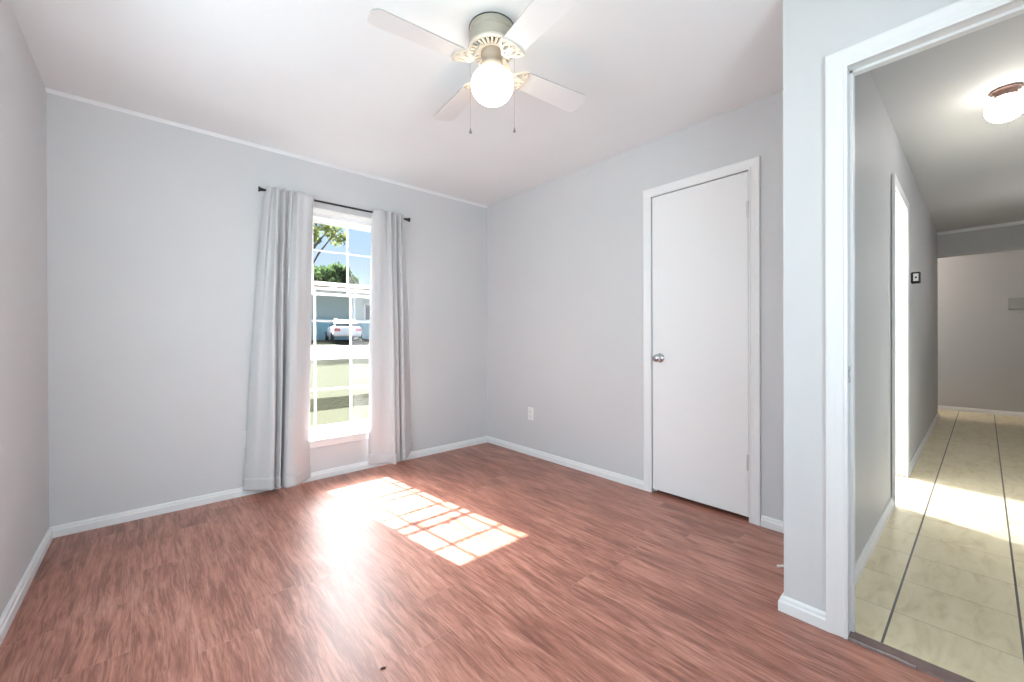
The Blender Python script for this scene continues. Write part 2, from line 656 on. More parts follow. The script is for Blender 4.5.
struct('wall_jog', boxes((XDH, XR + 0.115, YH + 0.01, YE, 0, H + 0.1)), M['wall'])
struct('ceiling', boxes((XL - 0.15, XDH, YR - 0.12, YB + 0.13, H, H + 0.1), (XDH, 3.28, YE - 0.0, YB + 0.13, H, H + 0.1)), M['ceiling'])
# closet interior
struct('wall_closet', boxes((XR + 0.115, 3.22, 0.60, 0.66, 0, H), (3.16, 3.22, 0.66, 1.7, 0, H), (XR + 0.115, 3.22, 1.7, 1.76, 0, H)), M['wall'])

# hall
K = -0.0105                                               # slight skew of the hall wall


def hall_y(x):
    return YH + K * (x - 1.9)


def skew_wall(bm, x0, x1, z0, z1, t=0.11):
    q = [(x0, hall_y(x0)), (x1, hall_y(x1)), (x1, hall_y(x1) + t), (x0, hall_y(x0) + t)]
    v = [bm.verts.new((a, b, z)) for z in (z0, z1) for a, b in q]
    for f in ((0, 3, 2, 1), (4, 5, 6, 7), (0, 1, 5, 4), (1, 2, 6, 5), (2, 3, 7, 6), (3, 0, 4, 7)):
        bm.faces.new([v[i] for i in f])


HX0, HX1, HZ = 3.555, 4.325, 2.045                        # doorway off the hall
XE = 7.86                                                 # end of hall wall
bm = bmesh.new()
skew_wall(bm, XDH, HX0 - 0.02, 0, H + 0.1)
skew_wall(bm, HX0 - 0.02, HX1 + 0.02, HZ + 0.02, H + 0.1)
skew_wall(bm, HX1 + 0.02, XE, 0, H + 0.1)
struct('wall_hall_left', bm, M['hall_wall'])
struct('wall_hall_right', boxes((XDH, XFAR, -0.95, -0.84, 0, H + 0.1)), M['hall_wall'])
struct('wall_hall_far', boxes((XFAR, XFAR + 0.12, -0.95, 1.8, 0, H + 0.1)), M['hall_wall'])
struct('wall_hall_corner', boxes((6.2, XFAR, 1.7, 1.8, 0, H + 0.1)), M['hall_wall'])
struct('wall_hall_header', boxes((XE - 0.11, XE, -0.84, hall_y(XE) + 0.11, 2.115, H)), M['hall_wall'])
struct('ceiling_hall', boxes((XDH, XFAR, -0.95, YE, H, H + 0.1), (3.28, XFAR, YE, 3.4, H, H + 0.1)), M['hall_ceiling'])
struct('wall_other_room', boxes((3.22, 3.28, 0.47, 3.33, 0, H), (6.14, 6.2, 0.46, 3.33, 0, H)), M['wall'])

# ------------------------------------------------------------------ trim
BPROF = [(0, 0), (BT, 0), (BT, BH * 0.62), (BT * 0.72, BH * 0.72), (BT * 0.62, BH * 0.9), (BT * 0.3, BH), (0, BH)]


def base(name, path):
    return struct(name, sweep(bmesh.new(), path, BPROF), M['trim'])


base('baseboard_back', [(XL, YB, 0, -1), (XR, YB, 0, -1)])
base('baseboard_left', [(XL, YR, 1, 0), (XL, YB, 1, 0)])
base('baseboard_right', [(XR, YB, -1, 0), (XR, DY1 + 0.057, -1, 0)])
base('baseboard_closet_side', [(XR, DY0 - 0.063, -1, 0), (XR, YE, -1, 0)])
base('baseboard_doorway', [(XR, YE, 0, 1), (XD, YE, -1, 1), (XD, OY1 + 0.062, -1, 0)])
base('baseboard_rear', [(XL, YR, 0, 1), (XD, YR, 0, 1)])
base('baseboard_hall_left', [(XDH, hall_y(XDH), 0, -1), (HX0 - 0.055, hall_y(HX0), 0, -1)])
base('baseboard_hall_end', [(HX1 + 0.06, hall_y(HX1), 0, -1), (XE, hall_y(XE), 1, -1), (XE, hall_y(XE) + 0.11, 1, 0)])
base('baseboard_hall_far', [(XFAR, 1.7, -1, 0), (XFAR, -0.84, -1, 0)])
base('baseboard_hall_right', [(XDH, -0.84, 0, 1), (XFAR, -0.84, 0, 1)])
COVE = [(0, H), (0.018, H), (0.014, H - 0.005), (0.007, H - 0.010), (0.003, H - 0.017), (0, H - 0.017)]
struct('trim_1', sweep(bmesh.new(), [(XL, YB, 0, -1), (XR, YB, 0, -1)], COVE), M['ceiling'])
CR2 = [(0, H), (0.03, H), (0.026, H - 0.012), (0.012, H - 0.022), (0.010, H - 0.035), (0, H - 0.035)]
struct('trim_2', sweep(bmesh.new(), [(XE - 0.11, hall_y(XE), -1, 0), (XE - 0.11, -0.84, -1, 0)], CR2), M['trim'])


# door casings: a stepped profile mitred round three sides of an opening
def casing_bm(axis, plane, sgn, a0, a1, top, w, th=0.017, bottom=0.0):
    """axis 'X': the wall plane is x=plane, opening runs a0..a1 in y. sgn = direction the face looks along the axis"""
    prof = [(0, 0), (0, th * 0.62), (w * 0.12, th * 0.80), (w * 0.16, th * 0.80), (w * 0.2, th * 0.62), (w * 0.5, th * 0.72),
            (w * 0.80, th * 0.95), (w * 0.92, th), (w, th * 0.92), (w, 0)]
    bm = bmesh.new()
    rows = []
    for (ca, cz, da, dz) in ((a0, bottom, -1, 0), (a0, top, -1, 1), (a1, top, 1, 1), (a1, bottom, 1, 0)):
        row = []
        for o, t in prof:
            a, z, n = ca + da * o, cz + dz * o, plane + sgn * t
            row.append(bm.verts.new((n, a, z) if axis == 'X' else (a, n, z)))
        rows.append(row)
    n = len(prof)
    for A, B in zip(rows, rows[1:]):
        for k in range(n):
            bm.faces.new((A[k], B[k], B[(k + 1) % n], A[(k + 1) % n]))
    bm.faces.new(rows[0])
    bm.faces.new(list(reversed(rows[-1])))
    return bm


# ---- door_1: the closet door
d1 = group_struct('door_1')
obj('casing', casing_bm('X', XR, -1, DY0, DY1, DZ, 0.060), M['trim'], d1)
JT = 0.02
obj('jamb', boxes((XR - 0.004, XR + 0.115, DY0 - JT, DY0, 0, DZ + JT), (XR - 0.004, XR + 0.115, DY1, DY1 + JT, 0, DZ + JT),
                  (XR - 0.004, XR + 0.115, DY0, DY1, DZ, DZ + JT),
                  (XR + 0.036, XR + 0.048, DY0, DY0 + 0.01, 0, DZ), (XR + 0.036, XR + 0.048, DY1 - 0.01, DY1, 0, DZ)), M['trim'], d1)
slab = obj('door_panel', boxes((XR - 0.003, XR + 0.032, DY0 + 0.004, DY1 - 0.004, 0.026, DZ - 0.004)), M['door'], d1, bevel=0.0015)
# knob
bm = bmesh.new()
lathe(bm, [(0.0, 0.0), (0.030, 0.0), (0.032, 0.004), (0.026, 0.009), (0.013, 0.012), (0.011, 0.026), (0.014, 0.032), (0.024, 0.038),
           (0.0275, 0.048), (0.0255, 0.058), (0.017, 0.065), (0.0, 0.067)], 32)
bmesh.ops.transform(bm, matrix=Matrix.Translation((XR - 0.003, DY1 - 0.062, 0.938)) @ Matrix.Rotation(-PI / 2, 4, 'Y'), verts=bm.verts)
knob = obj('door_knob', bm, M['chrome'], slab, smooth=True)
for z in (1.828, 0.345):
    bm = bmesh.new()
    for k in range(5):
        lathe(bm, [(0.0, k * 0.018), (0.0062, k * 0.018), (0.0062, k * 0.018 + 0.017), (0.0, k * 0.018 + 0.017)], 12, XR - 0.009, DY0 + 0.001, z - 0.045)
    quadbox(bm, XR - 0.006, XR - 0.0035, DY0 - 0.010, DY0 + 0.014, z - 0.045, z + 0.045)
    obj('hinge', bm, M['hinge'], d1)

# ---- door_2: the cased opening beside the camera
d2 = group_struct('door_2')
obj('casing', casing_bm('X', XD, -1, OY0, OY1, OZ, 0.062), M['trim'], d2)
jb = obj('jamb', boxes((XD - 0.003, XDH + 0.003, OY1, OY1 + 0.02, 0, OZ + 0.02), (XD - 0.003, XDH + 0.003, OY0 - 0.02, OY0, 0, OZ + 0.02),
                       (XD - 0.003, XDH + 0.003, OY0, OY1, OZ, OZ + 0.02),
                       (XD + 0.036, XD + 0.066, OY1 - 0.010, OY1, 0, OZ), (XD + 0.036, XD + 0.066, OY0, OY1, OZ - 0.010, OZ),
                       (XD + 0.036, XD + 0.066, OY0, OY0 + 0.010, 0, OZ)), M['trim'], d2, bevel=0.001)
obj('strike_plate', boxes((XD + 0.004, XD + 0.031, OY1 - 0.0015, OY1 + 0.001, 0.915, 0.940), (XD + 0.004, XD + 0.031, OY1 - 0.0015, OY1 + 0.001, 0.955, 0.975),
                          (XD + 0.004, XD + 0.010, OY1 - 0.0015, OY1 + 0.001, 0.94, 0.955), (XD - 0.002, XD + 0.006, OY1 - 0.003, OY1 + 0.001, 0.93, 0.962)), M['steel'], jb)
# ---- door_3: cased opening off the hall
d3 = group_struct('door_3')
ych = hall_y(HX1)
obj('casing', casing_bm('Y', ych + 0.004, -1, HX0, HX1, HZ, 0.060), M['trim'], d3)
obj('jamb', boxes((HX0 - 0.02, HX0, ych, ych + 0.125, 0, HZ + 0.02), (HX1, HX1 + 0.02, ych, ych + 0.125, 0.006, HZ + 0.02), (HX0, HX1, ych, ych + 0.125, HZ, HZ + 0.02),
                  (HX1 - 0.01, HX1, ych + 0.05, ych + 0.08, 0.006, HZ), (HX0, HX1, ych + 0.05, ych + 0.08, HZ - 0.01, HZ)), M['trim'], d3)

# ---- threshold strip between laminate and tile
ts = group_struct('trim_3')
bm = sweep(bmesh.new(), [(XD - 0.012, OY1, 1, 0), (XD - 0.012, OY0, 1, 0)],
           [(0, 0), (0.004, 0.005), (0.018, 0.0085), (0.050, 0.0085), (0.064, 0.004), (0.068, 0)])
obj('reducer_strip', bm, M['threshold'], ts)
bm = bmesh.new()
for k in range(9):
    y0 = OY1 - 0.002 - k * 0.019
    j = random.uniform(-0.0015, 0.0015)
    quadbox(bm, XD - 0.0155 + j, XD - 0.008 + j + random.uniform(0, 0.004), y0 - 0.0188, y0, 0.001, 0.0075 + random.uniform(0, 0.002))
obj('worn_metal_edge', bm, M['steel'], ts)

# ------------------------------------------------------------------ window_1 (back wall)
w1 = group_struct('window_1')
GX = [0.715, 0.985, 1.268, 1.545]                         # column lines
YI, YO = 3.478, 3.540                                     # lower (inner) and upper (outer) sash planes
obj('window_frame', boxes((WX0, WX0 + 0.028, YI - 0.02, YO + 0.035, WZ0, WZ1), (WX1 - 0.028, WX1, YI - 0.02, YO + 0.035, WZ0, WZ1),
                          (WX0 + 0.028, WX1 - 0.028, YI - 0.02, YO + 0.035, WZ1 - 0.030, WZ1), (WX0 + 0.028, WX1 - 0.028, YI - 0.02, YO + 0.035, WZ0, WZ0 + 0.03)), M['frame'], w1)


def sash(name, y, z0, z1, rows, dep=0.018, rail_t=0.030, rail_b=0.034, mw=0.016):
    a0, a1 = WX0 + 0.028, WX1 - 0.028
    s = obj(name, boxes((a0, a0 + 0.03, y, y + dep, z0, z1), (a1 - 0.03, a1, y, y + dep, z0, z1),
                        (a0 + 0.03, a1 - 0.03, y, y + dep, z1 - rail_t, z1), (a0 + 0.03, a1 - 0.03, y, y + dep, z0, z0 + rail_b)), M['frame'], w1, bevel=0.002)
    bs = []
    for gx in GX[1:3]:
        bs.append((gx - mw / 2, gx + mw / 2, y + 0.003, y + dep - 0.003, z0 + rail_b, z1 - rail_t))
    edges = [a0 + 0.03, GX[1] - mw / 2, GX[1] + mw / 2, GX[2] - mw / 2, GX[2] + mw / 2, a1 - 0.03]
    for r in rows:
        for k in range(3):
            bs.append((edges[2 * k], edges[2 * k + 1], y + 0.004, y + dep - 0.004, r - mw / 2, r + mw / 2))
    obj('muntins', boxes(*bs), M['frame'], s)
    obj('pane', boxes((a0 + 0.03, a1 - 0.03, y + dep / 2 - 0.001, y + dep / 2 + 0.001, z0 + rail_b, z1 - rail_t)), M['glass'], s)
    return s


sash('upper_sash', YO, 1.435, WZ1 - 0.030, [1.802], rail_t=0.028, rail_b=0.02)
sash('lower_sash', YI, WZ0 + 0.03, 1.495, [0.666, 0.952, 1.222], rail_b=0.045, rail_t=0.022)
# outer storm sash behind the lower rows
a0, a1 = WX0 + 0.028, WX1 - 0.028
obj('storm_sash', boxes((a0, a0 + 0.02, YO + 0.004, YO + 0.02, WZ0 + 0.03, 0.925), (a1 - 0.02, a1, YO + 0.004, YO + 0.02, WZ0 + 0.03, 0.925),
                        (a0 + 0.02, a1 - 0.02, YO + 0.004, YO + 0.02, 0.905, 0.925), (a0 + 0.02, a1 - 0.02, YO + 0.004, YO + 0.02, WZ0 + 0.03, WZ0 + 0.055)), M['frame'], w1)
obj('window_sill', boxes((WX0 - 0.0, WX1 + 0.0, YB - 0.022, YI - 0.02, WZ0 - 0.012, WZ0 + 0.006)), M['trim'], w1, bevel=0.003)
obj('apron', boxes((WX0 - 0.01, WX1 + 0.01, YB - 0.014, YB, WZ0 - 0.055, WZ0 - 0.012)), M['trim'], w1, bevel=0.003)
obj('sash_lock', boxes((1.10, 1.16, YI + 0.004, YI + 0.018, 1.495, 1.503), (1.118, 1.142, YI - 0.006, YI + 0.014, 1.503, 1.513)), M['frame'], w1, bevel=0.002)

# ---- fill_window_2, added out of view in the left wall to let fill light in
w2 = group_struct('fill_window_2')
obj('window_frame', boxes((XL - 0.13, XL - 0.07, S0, S0 + 0.05, SZ0, SZ1), (XL - 0.13, XL - 0.07, S1 - 0.05, S1, SZ0, SZ1),
                          (XL - 0.13, XL - 0.07, S0 + 0.05, S1 - 0.05, SZ0, SZ0 + 0.05), (XL - 0.13, XL - 0.07, S0 + 0.05, S1 - 0.05, SZ1 - 0.05, SZ1),
                          (XL - 0.12, XL - 0.08, 1.60, 1.64, SZ0 + 0.05, SZ1 - 0.05), (XL - 0.12, XL - 0.08, S0 + 0.05, S1 - 0.05, 1.28, 1.32)), M['frame'], w2)
obj('window_sill', boxes((XL - 0.07, XL + 0.02, S0 - 0.03, S1 + 0.03, SZ0 - 0.02, SZ0)), M['trim'], w2, bevel=0.003)

# ---- fill_window_3, added in the rear wall behind the camera to let fill light in
w3 = group_struct('fill_window_3')
obj('window_frame', boxes((R0, R0 + 0.05, YR - 0.10, YR - 0.05, RZ0, RZ1), (R1 - 0.05, R1, YR - 0.10, YR - 0.05, RZ0, RZ1),
                          (R0 + 0.05, R1 - 0.05, YR - 0.10, YR - 0.05, RZ0, RZ0 + 0.05), (R0 + 0.05, R1 - 0.05, YR - 0.10, YR - 0.05, RZ1 - 0.05, RZ1),
                          (0.34, 0.38, YR - 0.095, YR - 0.055, RZ0 + 0.05, RZ1 - 0.05)), M['frame'], w3)
obj('window_sill', boxes((R0 - 0.03, R1 + 0.03, YR - 0.05, YR + 0.02, RZ0 - 0.02, RZ0)), M['trim'], w3, bevel=0.003)


# ------------------------------------------------------------------ curtains
def catmull(P, n):
    out = []
    m = len(P) - 1
    for i in range(n + 1):
        u = i / n * m
        k = min(int(u), m - 1)
        f = u - k
        p = [P[max(0, min(m, k + j))] for j in (-1, 0, 1, 2)]
        out.append(tuple(0.5 * ((2 * p[1][c]) + (-p[0][c] + p[2][c]) * f + (2 * p[0][c] - 5 * p[1][c] + 4 * p[2][c] - p[3][c]) * f * f
                                + (-p[0][c] + 3 * p[1][c] - 3 * p[2][c] + p[3][c]) * f ** 3) for c in (0, 1)))
    return out


def curtain_surface(top, bot, zt, zb, n=220, rows=70, z_from=None, z_to=None, push=0.0, power=0.75, lift=None):
    T, B = catmull(top, n), catmull(bot, n)
    bm = bmesh.new()
    grid = []
    z_from = zt if z_from is None else z_from
    z_to = zb if z_to is None else z_to
    for r in range(rows + 1):
        z = z_from + (z_to - z_from) * r / rows
        t = max(0.0, (zt - z) / (zt - zb))
        e_ = t ** power
        row = []
        for i in range(n + 1):
            u = i / n
            x = T[i][0] * (1 - e_) + B[i][0] * e_
            y = T[i][1] * (1 - e_) + B[i][1] * e_
            y += 0.0035 * math.sin(7 * u + 5 * t * PI) * t + 0.002 * math.sin(31 * u + 11 * t)
            x += 0.003 * math.sin(9 * t + 4 * u) * t
            # gathered rod pocket: pinched just under the rod, frilled above it
            if z > 2.085:
                y += 0.003 * math.sin(60 * u + 3) * (z - 2.085) / 0.05
            zz = z
            if lift:
                zz += lift(u) * t ** 6
            if r == 0 and zt == z_from:
                zz += 0.004 * math.sin(47 * u) + 0.003 * math.sin(113 * u + 1)
            row.append(bm.verts.new((x, y - push, zz)))
        grid.append(row)
    for a, b in zip(grid, grid[1:]):
        for i in range(n):
            bm.faces.new((a[i], a[i + 1], b[i + 1], b[i]))
    return bm


def curtain(label, top, bot, lift=None, sh=(0, 0, 0, 0)):
    top = [(x + sh[0] + sh[1] * i / len(top), y) for i, (x, y) in enumerate(top)]
    bot = [(x + sh[2] + sh[3] * i / len(bot), y) for i, (x, y) in enumerate(bot)]
    top = [(x, y if y > 3.239 else 3.240 + (y - 3.240) * 1.35) for x, y in top]
    bot = [(x, min(3.314, 3.245 + (y - 3.245) * 1.25)) for x, y in bot]
    root = thing('curtain', label, 'curtain', (0, 0, 0), group='window curtains')
    o = obj('curtain_panel', curtain_surface(top, bot, 2.135, 0.042, lift=lift), M['curtain'], root, smooth=True)
    s = o.modifiers.new('thick', 'SOLIDIFY')
    s.thickness = 0.0025
    h = obj('hem', curtain_surface(top, bot, 2.135, 0.042, z_from=0.125, z_to=0.041, rows=6, push=0.0022, lift=lift), M['curtain'], root, smooth=True)
    s = h.modifiers.new('thick', 'SOLIDIFY')
    s.thickness = 0.002
    return root


F_ = 3.236
topL = [(0.598, 3.262), (0.606, 3.232), (0.622, 3.215), (0.633, 3.238), (0.645, 3.238), (0.655, 3.205), (0.668, 3.212), (0.676, 3.240), (0.690, 3.236), (0.700, 3.205),
        (0.712, 3.214), (0.719, 3.240), (0.732, 3.240), (0.742, 3.208), (0.755, 3.212), (0.766, 3.240), (0.776, 3.232), (0.790, 3.208), (0.825, 3.214), (0.86, 3.210), (0.893, 3.222), (0.902, 3.262)]
botL = [(0.447, 3.312), (0.462, 3.286), (0.492, 3.262), (0.522, 3.246), (0.550, 3.226), (0.580, 3.206), (0.604, 3.200), (0.618, 3.218), (0.622, 3.250), (0.632, 3.226),
        (0.641, 3.196), (0.650, 3.196), (0.654, 3.240), (0.656, 3.300), (0.664, 3.310), (0.667, 3.240), (0.676, 3.184), (0.700, 3.172), (0.735, 3.176), (0.770, 3.196), (0.810, 3.226), (0.845, 3.262), (0.868, 3.292)]
topR = [(1.352, 3.262), (1.358, 3.226), (1.390, 3.210), (1.425, 3.214), (1.452, 3.226), (1.462, 3.242), (1.470, 3.232), (1.480, 3.206), (1.497, 3.212), (1.506, 3.240),
        (1.516, 3.232), (1.528, 3.206), (1.544, 3.212), (1.552, 3.240), (1.565, 3.238), (1.578, 3.208), (1.592, 3.220), (1.604, 3.240), (1.618, 3.230), (1.634, 3.262)]
botR = [(1.322, 3.292), (1.340, 3.268), (1.385, 3.246), (1.430, 3.232), (1.462, 3.206), (1.475, 3.176), (1.486, 3.166), (1.500, 3.180), (1.514, 3.206),
        (1.528, 3.204), (1.545, 3.200), (1.556, 3.222), (1.558, 3.275), (1.566, 3.275), (1.572, 3.226), (1.590, 3.214), (1.625, 3.232), (1.665, 3.268), (1.700, 3.296), (1.716, 3.312)]
curtain('pale grey curtain panel hanging at the left of the window, partly covering an outlet', topL, botL, sh=(0.008, 0.004, 0.020, 0.004))
curtain('pale grey curtain panel hanging on the right side of the window, nearest the room corner', topR, botR,
        sh=(0.012, -0.008, 0.016, 0.018), lift=lambda u: 0.045 * max(0, (u - 0.72) / 0.28) ** 1.5)

rod = thing('curtain_rod', 'thin black metal curtain rod above the window with flared end caps', 'curtain rod', (0, 0, 0))
RY, RZ = 3.252, 2.112
obj('rod', tube(bmesh.new(), [(0.585, RY, RZ), (1.672, RY, RZ)], 0.0075, 16), M['black'], rod, smooth=False)
for s_, x in ((-1, 0.585), (1, 1.672)):
    bm = bmesh.new()
    lathe(bm, [(0, -0.012), (0.0095, -0.012), (0.010, 0.0), (0.0125, 0.012), (0.018, 0.020), (0.0185, 0.024), (0, 0.025)], 24)
    bmesh.ops.transform(bm, matrix=Matrix.Translation((x, RY, RZ)) @ Matrix.Rotation(s_ * PI / 2, 4, 'Y'), verts=bm.verts)
    obj('finial', bm, M['black'], rod, smooth=False)
for x in (0.632, 1.600):
    bm = boxes((x - 0.006, x + 0.006, RY + 0.004, YB, RZ - 0.006, RZ + 0.002), (x - 0.011, x + 0.011, YB - 0.004, YB, RZ - 0.03, RZ + 0.025))
    lathe(bm, [(0.0075, -0.006), (0.011, -0.006), (0.011, 0.006), (0.0075, 0.006)], 16, x, RY, RZ)
    obj('bracket', bm, M['black'], rod)

# ------------------------------------------------------------------ ceiling fan
FX, FY = 1.132, 1.400
fan = thing('ceiling_fan', 'white four-blade hugger ceiling fan with a lit globe and two pull chains', 'ceiling fan', (FX, FY, H))
# z below is relative to the ceiling
bm = bmesh.new()
lathe(bm, [(0.0, 0.0), (0.098, 0.0), (0.099, -0.004), (0.099, -0.030), (0.096, -0.033), (0.096, -0.036), (0.098, -0.039), (0.096, -0.078), (0.090, -0.088), (0.0, -0.088)], 64)
hz = obj('motor_housing', bm, M['fan_body'], fan, smooth=True)
md = hz.modifiers.new('e', 'EDGE_SPLIT')
md.split_angle = math.radians(35)
bm = bmesh.new()
lathe(bm, [(0.098, 0.0), (0.1005, 0.0), (0.1005, -0.004), (0.098, -0.004)], 64)
obj('shadow_line_ring', bm, M['black'], hz)  # black ring drawn in as the shadow line under the ceiling
# vent plate: outer rim, inner hub ring and radial spokes with open slots between
bm = bmesh.new()
lathe(bm, [(0.088, -0.082), (0.100, -0.082), (0.106, -0.088), (0.104, -0.094), (0.092, -0.098), (0.088, -0.094)], 64)
lathe(bm, [(0.044, -0.092), (0.060, -0.094), (0.060, -0.103), (0.044, -0.104)], 48)
NS = 28
for k in range(NS):
    a = 2 * PI * k / NS
    m_ = Matrix.Rotation(a, 4, 'Z')
    v = quadbox(bm, 0.057, 0.094, -0.0052, 0.0052, -0.102, -0.093)
    bmesh.ops.transform(bm, matrix=m_, verts=v)
vent = obj('vent_plate', bm, M['fan_white'], fan)
bm = bmesh.new()
lathe(bm, [(0.0, -0.0885), (0.093, -0.0885)], 48)
obj('vent_shade_disc', bm, M['slot'], vent)  # dark disc puts painted shade behind the open slots
bm = bmesh.new()
lathe(bm, [(0.0, -0.098), (0.046, -0.098), (0.050, -0.104), (0.049, -0.122), (0.043, -0.130), (0.043, -0.150), (0.050, -0.156), (0.053, -0.182), (0.0, -0.182)], 48)
obj('switch_housing', bm, M['fan_fitter'], fan, smooth=True)
GR = 0.0925
bm = bmesh.new()
prof = [(GR * math.cos(a) * (1.0), -0.247 + 0.079 * math.sin(a)) for a in [(-PI / 2) + (PI * 0.5 + 0.98) * i / 30 for i in range(31)]]
lathe(bm, prof, 64)
obj('light_globe', bm, M['globe'], fan, smooth=True)


def blade_bm():
    bm = bmesh.new()
    r0, r1, wa, wb, th = 0.152, 0.528, 0.050, 0.063, 0.0055
    out = []
    for i in range(9):
        a = PI / 2 * i / 8
        out.append((r1 - 0.035 + 0.035 * math.sin(a), -(wb - 0.035) - 0.035 * math.cos(a)))
    for i in range(9):
        a = PI / 2 * i / 8
        out.append((r1 - 0.035 + 0.035 * math.cos(a), (wb - 0.035) + 0.035 * math.sin(a)))
    for i in range(7):
        a = PI / 2 * i / 6
        out.append((r0 + 0.02 - 0.02 * math.sin(a), wa - 0.02 + 0.02 * math.cos(a)))
    for i in range(7):
        a = PI / 2 * i / 6
        out.append((r0 + 0.02 - 0.02 * math.cos(a), -(wa - 0.02) - 0.02 * math.sin(a)))
    lo = [bm.verts.new((x, y, -th / 2)) for x, y in out]
    hi = [bm.verts.new((x, y, th / 2)) for x, y in out]
    bm.faces.new(lo)
    bm.faces.new(list(reversed(hi)))
    n = len(out)
    for i in range(n):
        f = bm.faces.new((lo[i], hi[i], hi[(i + 1) % n], lo[(i + 1) % n]))
        f.material_index = 1
    return bm


def ribbon(bm, pts, w, z0, z1):
    """flat bar following a planar path"""
    n = len(pts)
    rows = []
    for i in range(n):
        p0, p1 = Vector(pts[max(0, i - 1)]), Vector(pts[min(n - 1, i + 1)])
        d = (p1 - p0).normalized()
        nrm = Vector((-d.y, d.x))
        p = Vector(pts[i])
        a, b = p + nrm * w / 2, p - nrm * w / 2
        rows.append([bm.verts.new((a.x, a.y, z0)), bm.verts.new((b.x, b.y, z0)), bm.verts.new((b.x, b.y, z1)), bm.verts.new((a.x, a.y, z1))])
    for A, B in zip(rows, rows[1:]):
        for k in range(4):
            bm.faces.new((A[k], B[k], B[(k + 1) % 4], A[(k + 1) % 4]))
    bm.faces.new(rows[0])
    bm.faces.new(list(reversed(rows[-1])))


def iron_bm():
    bm = bmesh.new()
    # neck from the motor, then an open fan-shaped bracket with a curved outer bar and scroll loops
    neck = [(0.056, 0.066), (0.072, 0.062), (0.084, 0.040), (0.092, 0.010), (0.104, -0.003)]
    rows = [[bm.verts.new((x, y, z + dz)) for y, dz in ((-0.012, -0.004), (0.012, -0.004), (0.012, 0.004), (-0.012, 0.004))] for x, z in neck]
    for A, B in zip(rows, rows[1:]):
        for k in range(4):
            bm.faces.new((A[k], A[(k + 1) % 4], B[(k + 1) % 4], B[k]))
    bm.faces.new(rows[0])
    bm.faces.new(rows[-1])
    arc = [(0.174 - 0.012 * (t * t), 0.056 * t) for t in [i / 10 - 1 for i in range(21)]]
    ribbon(bm, arc, 0.013, -0.011, -0.003)
    for s in (-1, 1):
        side = [(0.100, s * 0.008), (0.116, s * 0.018), (0.132, s * 0.034), (0.146, s * 0.049), (0.163, s * 0.055)]
        ribbon(bm, side, 0.011, -0.011, -0.003)
        loop = [(0.132 + 0.020 * math.cos(a) * 1.1, s * (0.014 + 0.012 * math.sin(a))) for a in [2 * PI * i / 16 for i in range(17)]]
        ribbon(bm, [(x + 0.010, y + s * 0.006) for x, y in loop], 0.007, -0.011, -0.003)
    ribbon(bm, [(0.100, 0), (0.13, 0), (0.172, 0)], 0.010, -0.011, -0.003)
    for y in (-0.034, 0.0, 0.034):
        lathe(bm, [(0, -0.016), (0.004, -0.015), (0.005, -0.011), (0.005, -0.003)], 10, 0.168 - (0.004 if y else 0), y, 0)
    return bm


bl0 = obj('blade', blade_bm(), [M['fan_blade'], M['fan_edge']], fan)
ir0 = obj('blade_iron', iron_bm(), M['fan_white'], bl0)
BZ = -0.165
for k in range(4):
    ang = math.radians(-7.5 + 90 * k)
    if k == 0:
        b, i_ = bl0, ir0
    else:
        b = bl0.copy()
        i_ = ir0.copy()
        C.objects.link(b)
        C.objects.link(i_)
        b.parent = fan
        i_.parent = b
    b.location = (0, 0, BZ)
    b.rotation_euler = (Euler((math.radians(-11), 0, 0)).to_matrix().to_4x4()).to_euler()
    b.rotation_euler = (Matrix.Rotation(ang, 4, 'Z') @ Matrix.Rotation(math.radians(-11), 4, 'X')).to_euler()
# pull chains hang outside the globe
for (dx, dy, zb) in ((-0.072, 0.064, -0.436), (0.062, -0.077, -0.440)):
    bm = bmesh.new()
    n = int((zb + 0.118) / -0.0042)
    tube(bm, [(dx * 0.48, dy * 0.48, -0.114), (dx * 0.8, dy * 0.8, -0.116), (dx, dy, -0.124), (dx, dy, zb)], 0.0005, 6)
    for i in range(n):
        lathe(bm, [(0, -0.001), (0.001, 0), (0, 0.001)], 6, dx, dy, -0.13 - i * 0.0042)
    ch = obj('pull_chain', bm, M['chain'], fan)
    bm = bmesh.new()
    lathe(bm, [(0, 0.004), (0.002, 0.003), (0.003, -0.004), (0.0058, -0.016), (0.0056, -0.019), (0, -0.020)], 14, dx, dy, zb)
    obj('pull_weight', bm, M['chain'], ch, smooth=True)


# ------------------------------------------------------------------ outlets
def outlet(label, loc, rz):
    r = thing('power_outlet', label, 'outlet', loc, rz, 'wall outlets')
    # local: plate in the x-z plane facing -y
    p = obj('cover_plate', boxes((-0.036, 0.036, -0.006, 0, -0.058, 0.058)), M['plastic'], r, bevel=0.003)
    for z in (-0.021, 0.021):
        bm = bmesh.new()
        lathe(bm, [(0, 0), (0.0165, 0), (0.0165, 0.0035), (0.0150, 0.0045), (0, 0.0045)], 24)
        bmesh.ops.transform(bm, matrix=Matrix.Translation((0, -0.0045, z)) @ Matrix.Rotation(PI / 2, 4, 'X'), verts=bm.verts)
        f = obj('receptacle', bm, M['plastic'], r)
        obj('slots', boxes((-0.0075, -0.0050, -0.0098, -0.0085, z - 0.002, z + 0.008), (0.0050, 0.0075, -0.0098, -0.0085, z - 0.002, z + 0.007),
                           (-0.003, 0.003, -0.0098, -0.0085, z - 0.011, z - 0.006)), M['slot'], f)
    bm = bmesh.new()
    lathe(bm, [(0, 0), (0.003, 0), (0.0025, 0.0015), (0, 0.002)], 12)
    bmesh.ops.transform(bm, matrix=Matrix.Translation((0, -0.006, 0)) @ Matrix.Rotation(PI / 2, 4, 'X'), verts=bm.verts)
    obj('screw', bm, M['steel'], r)
    return r


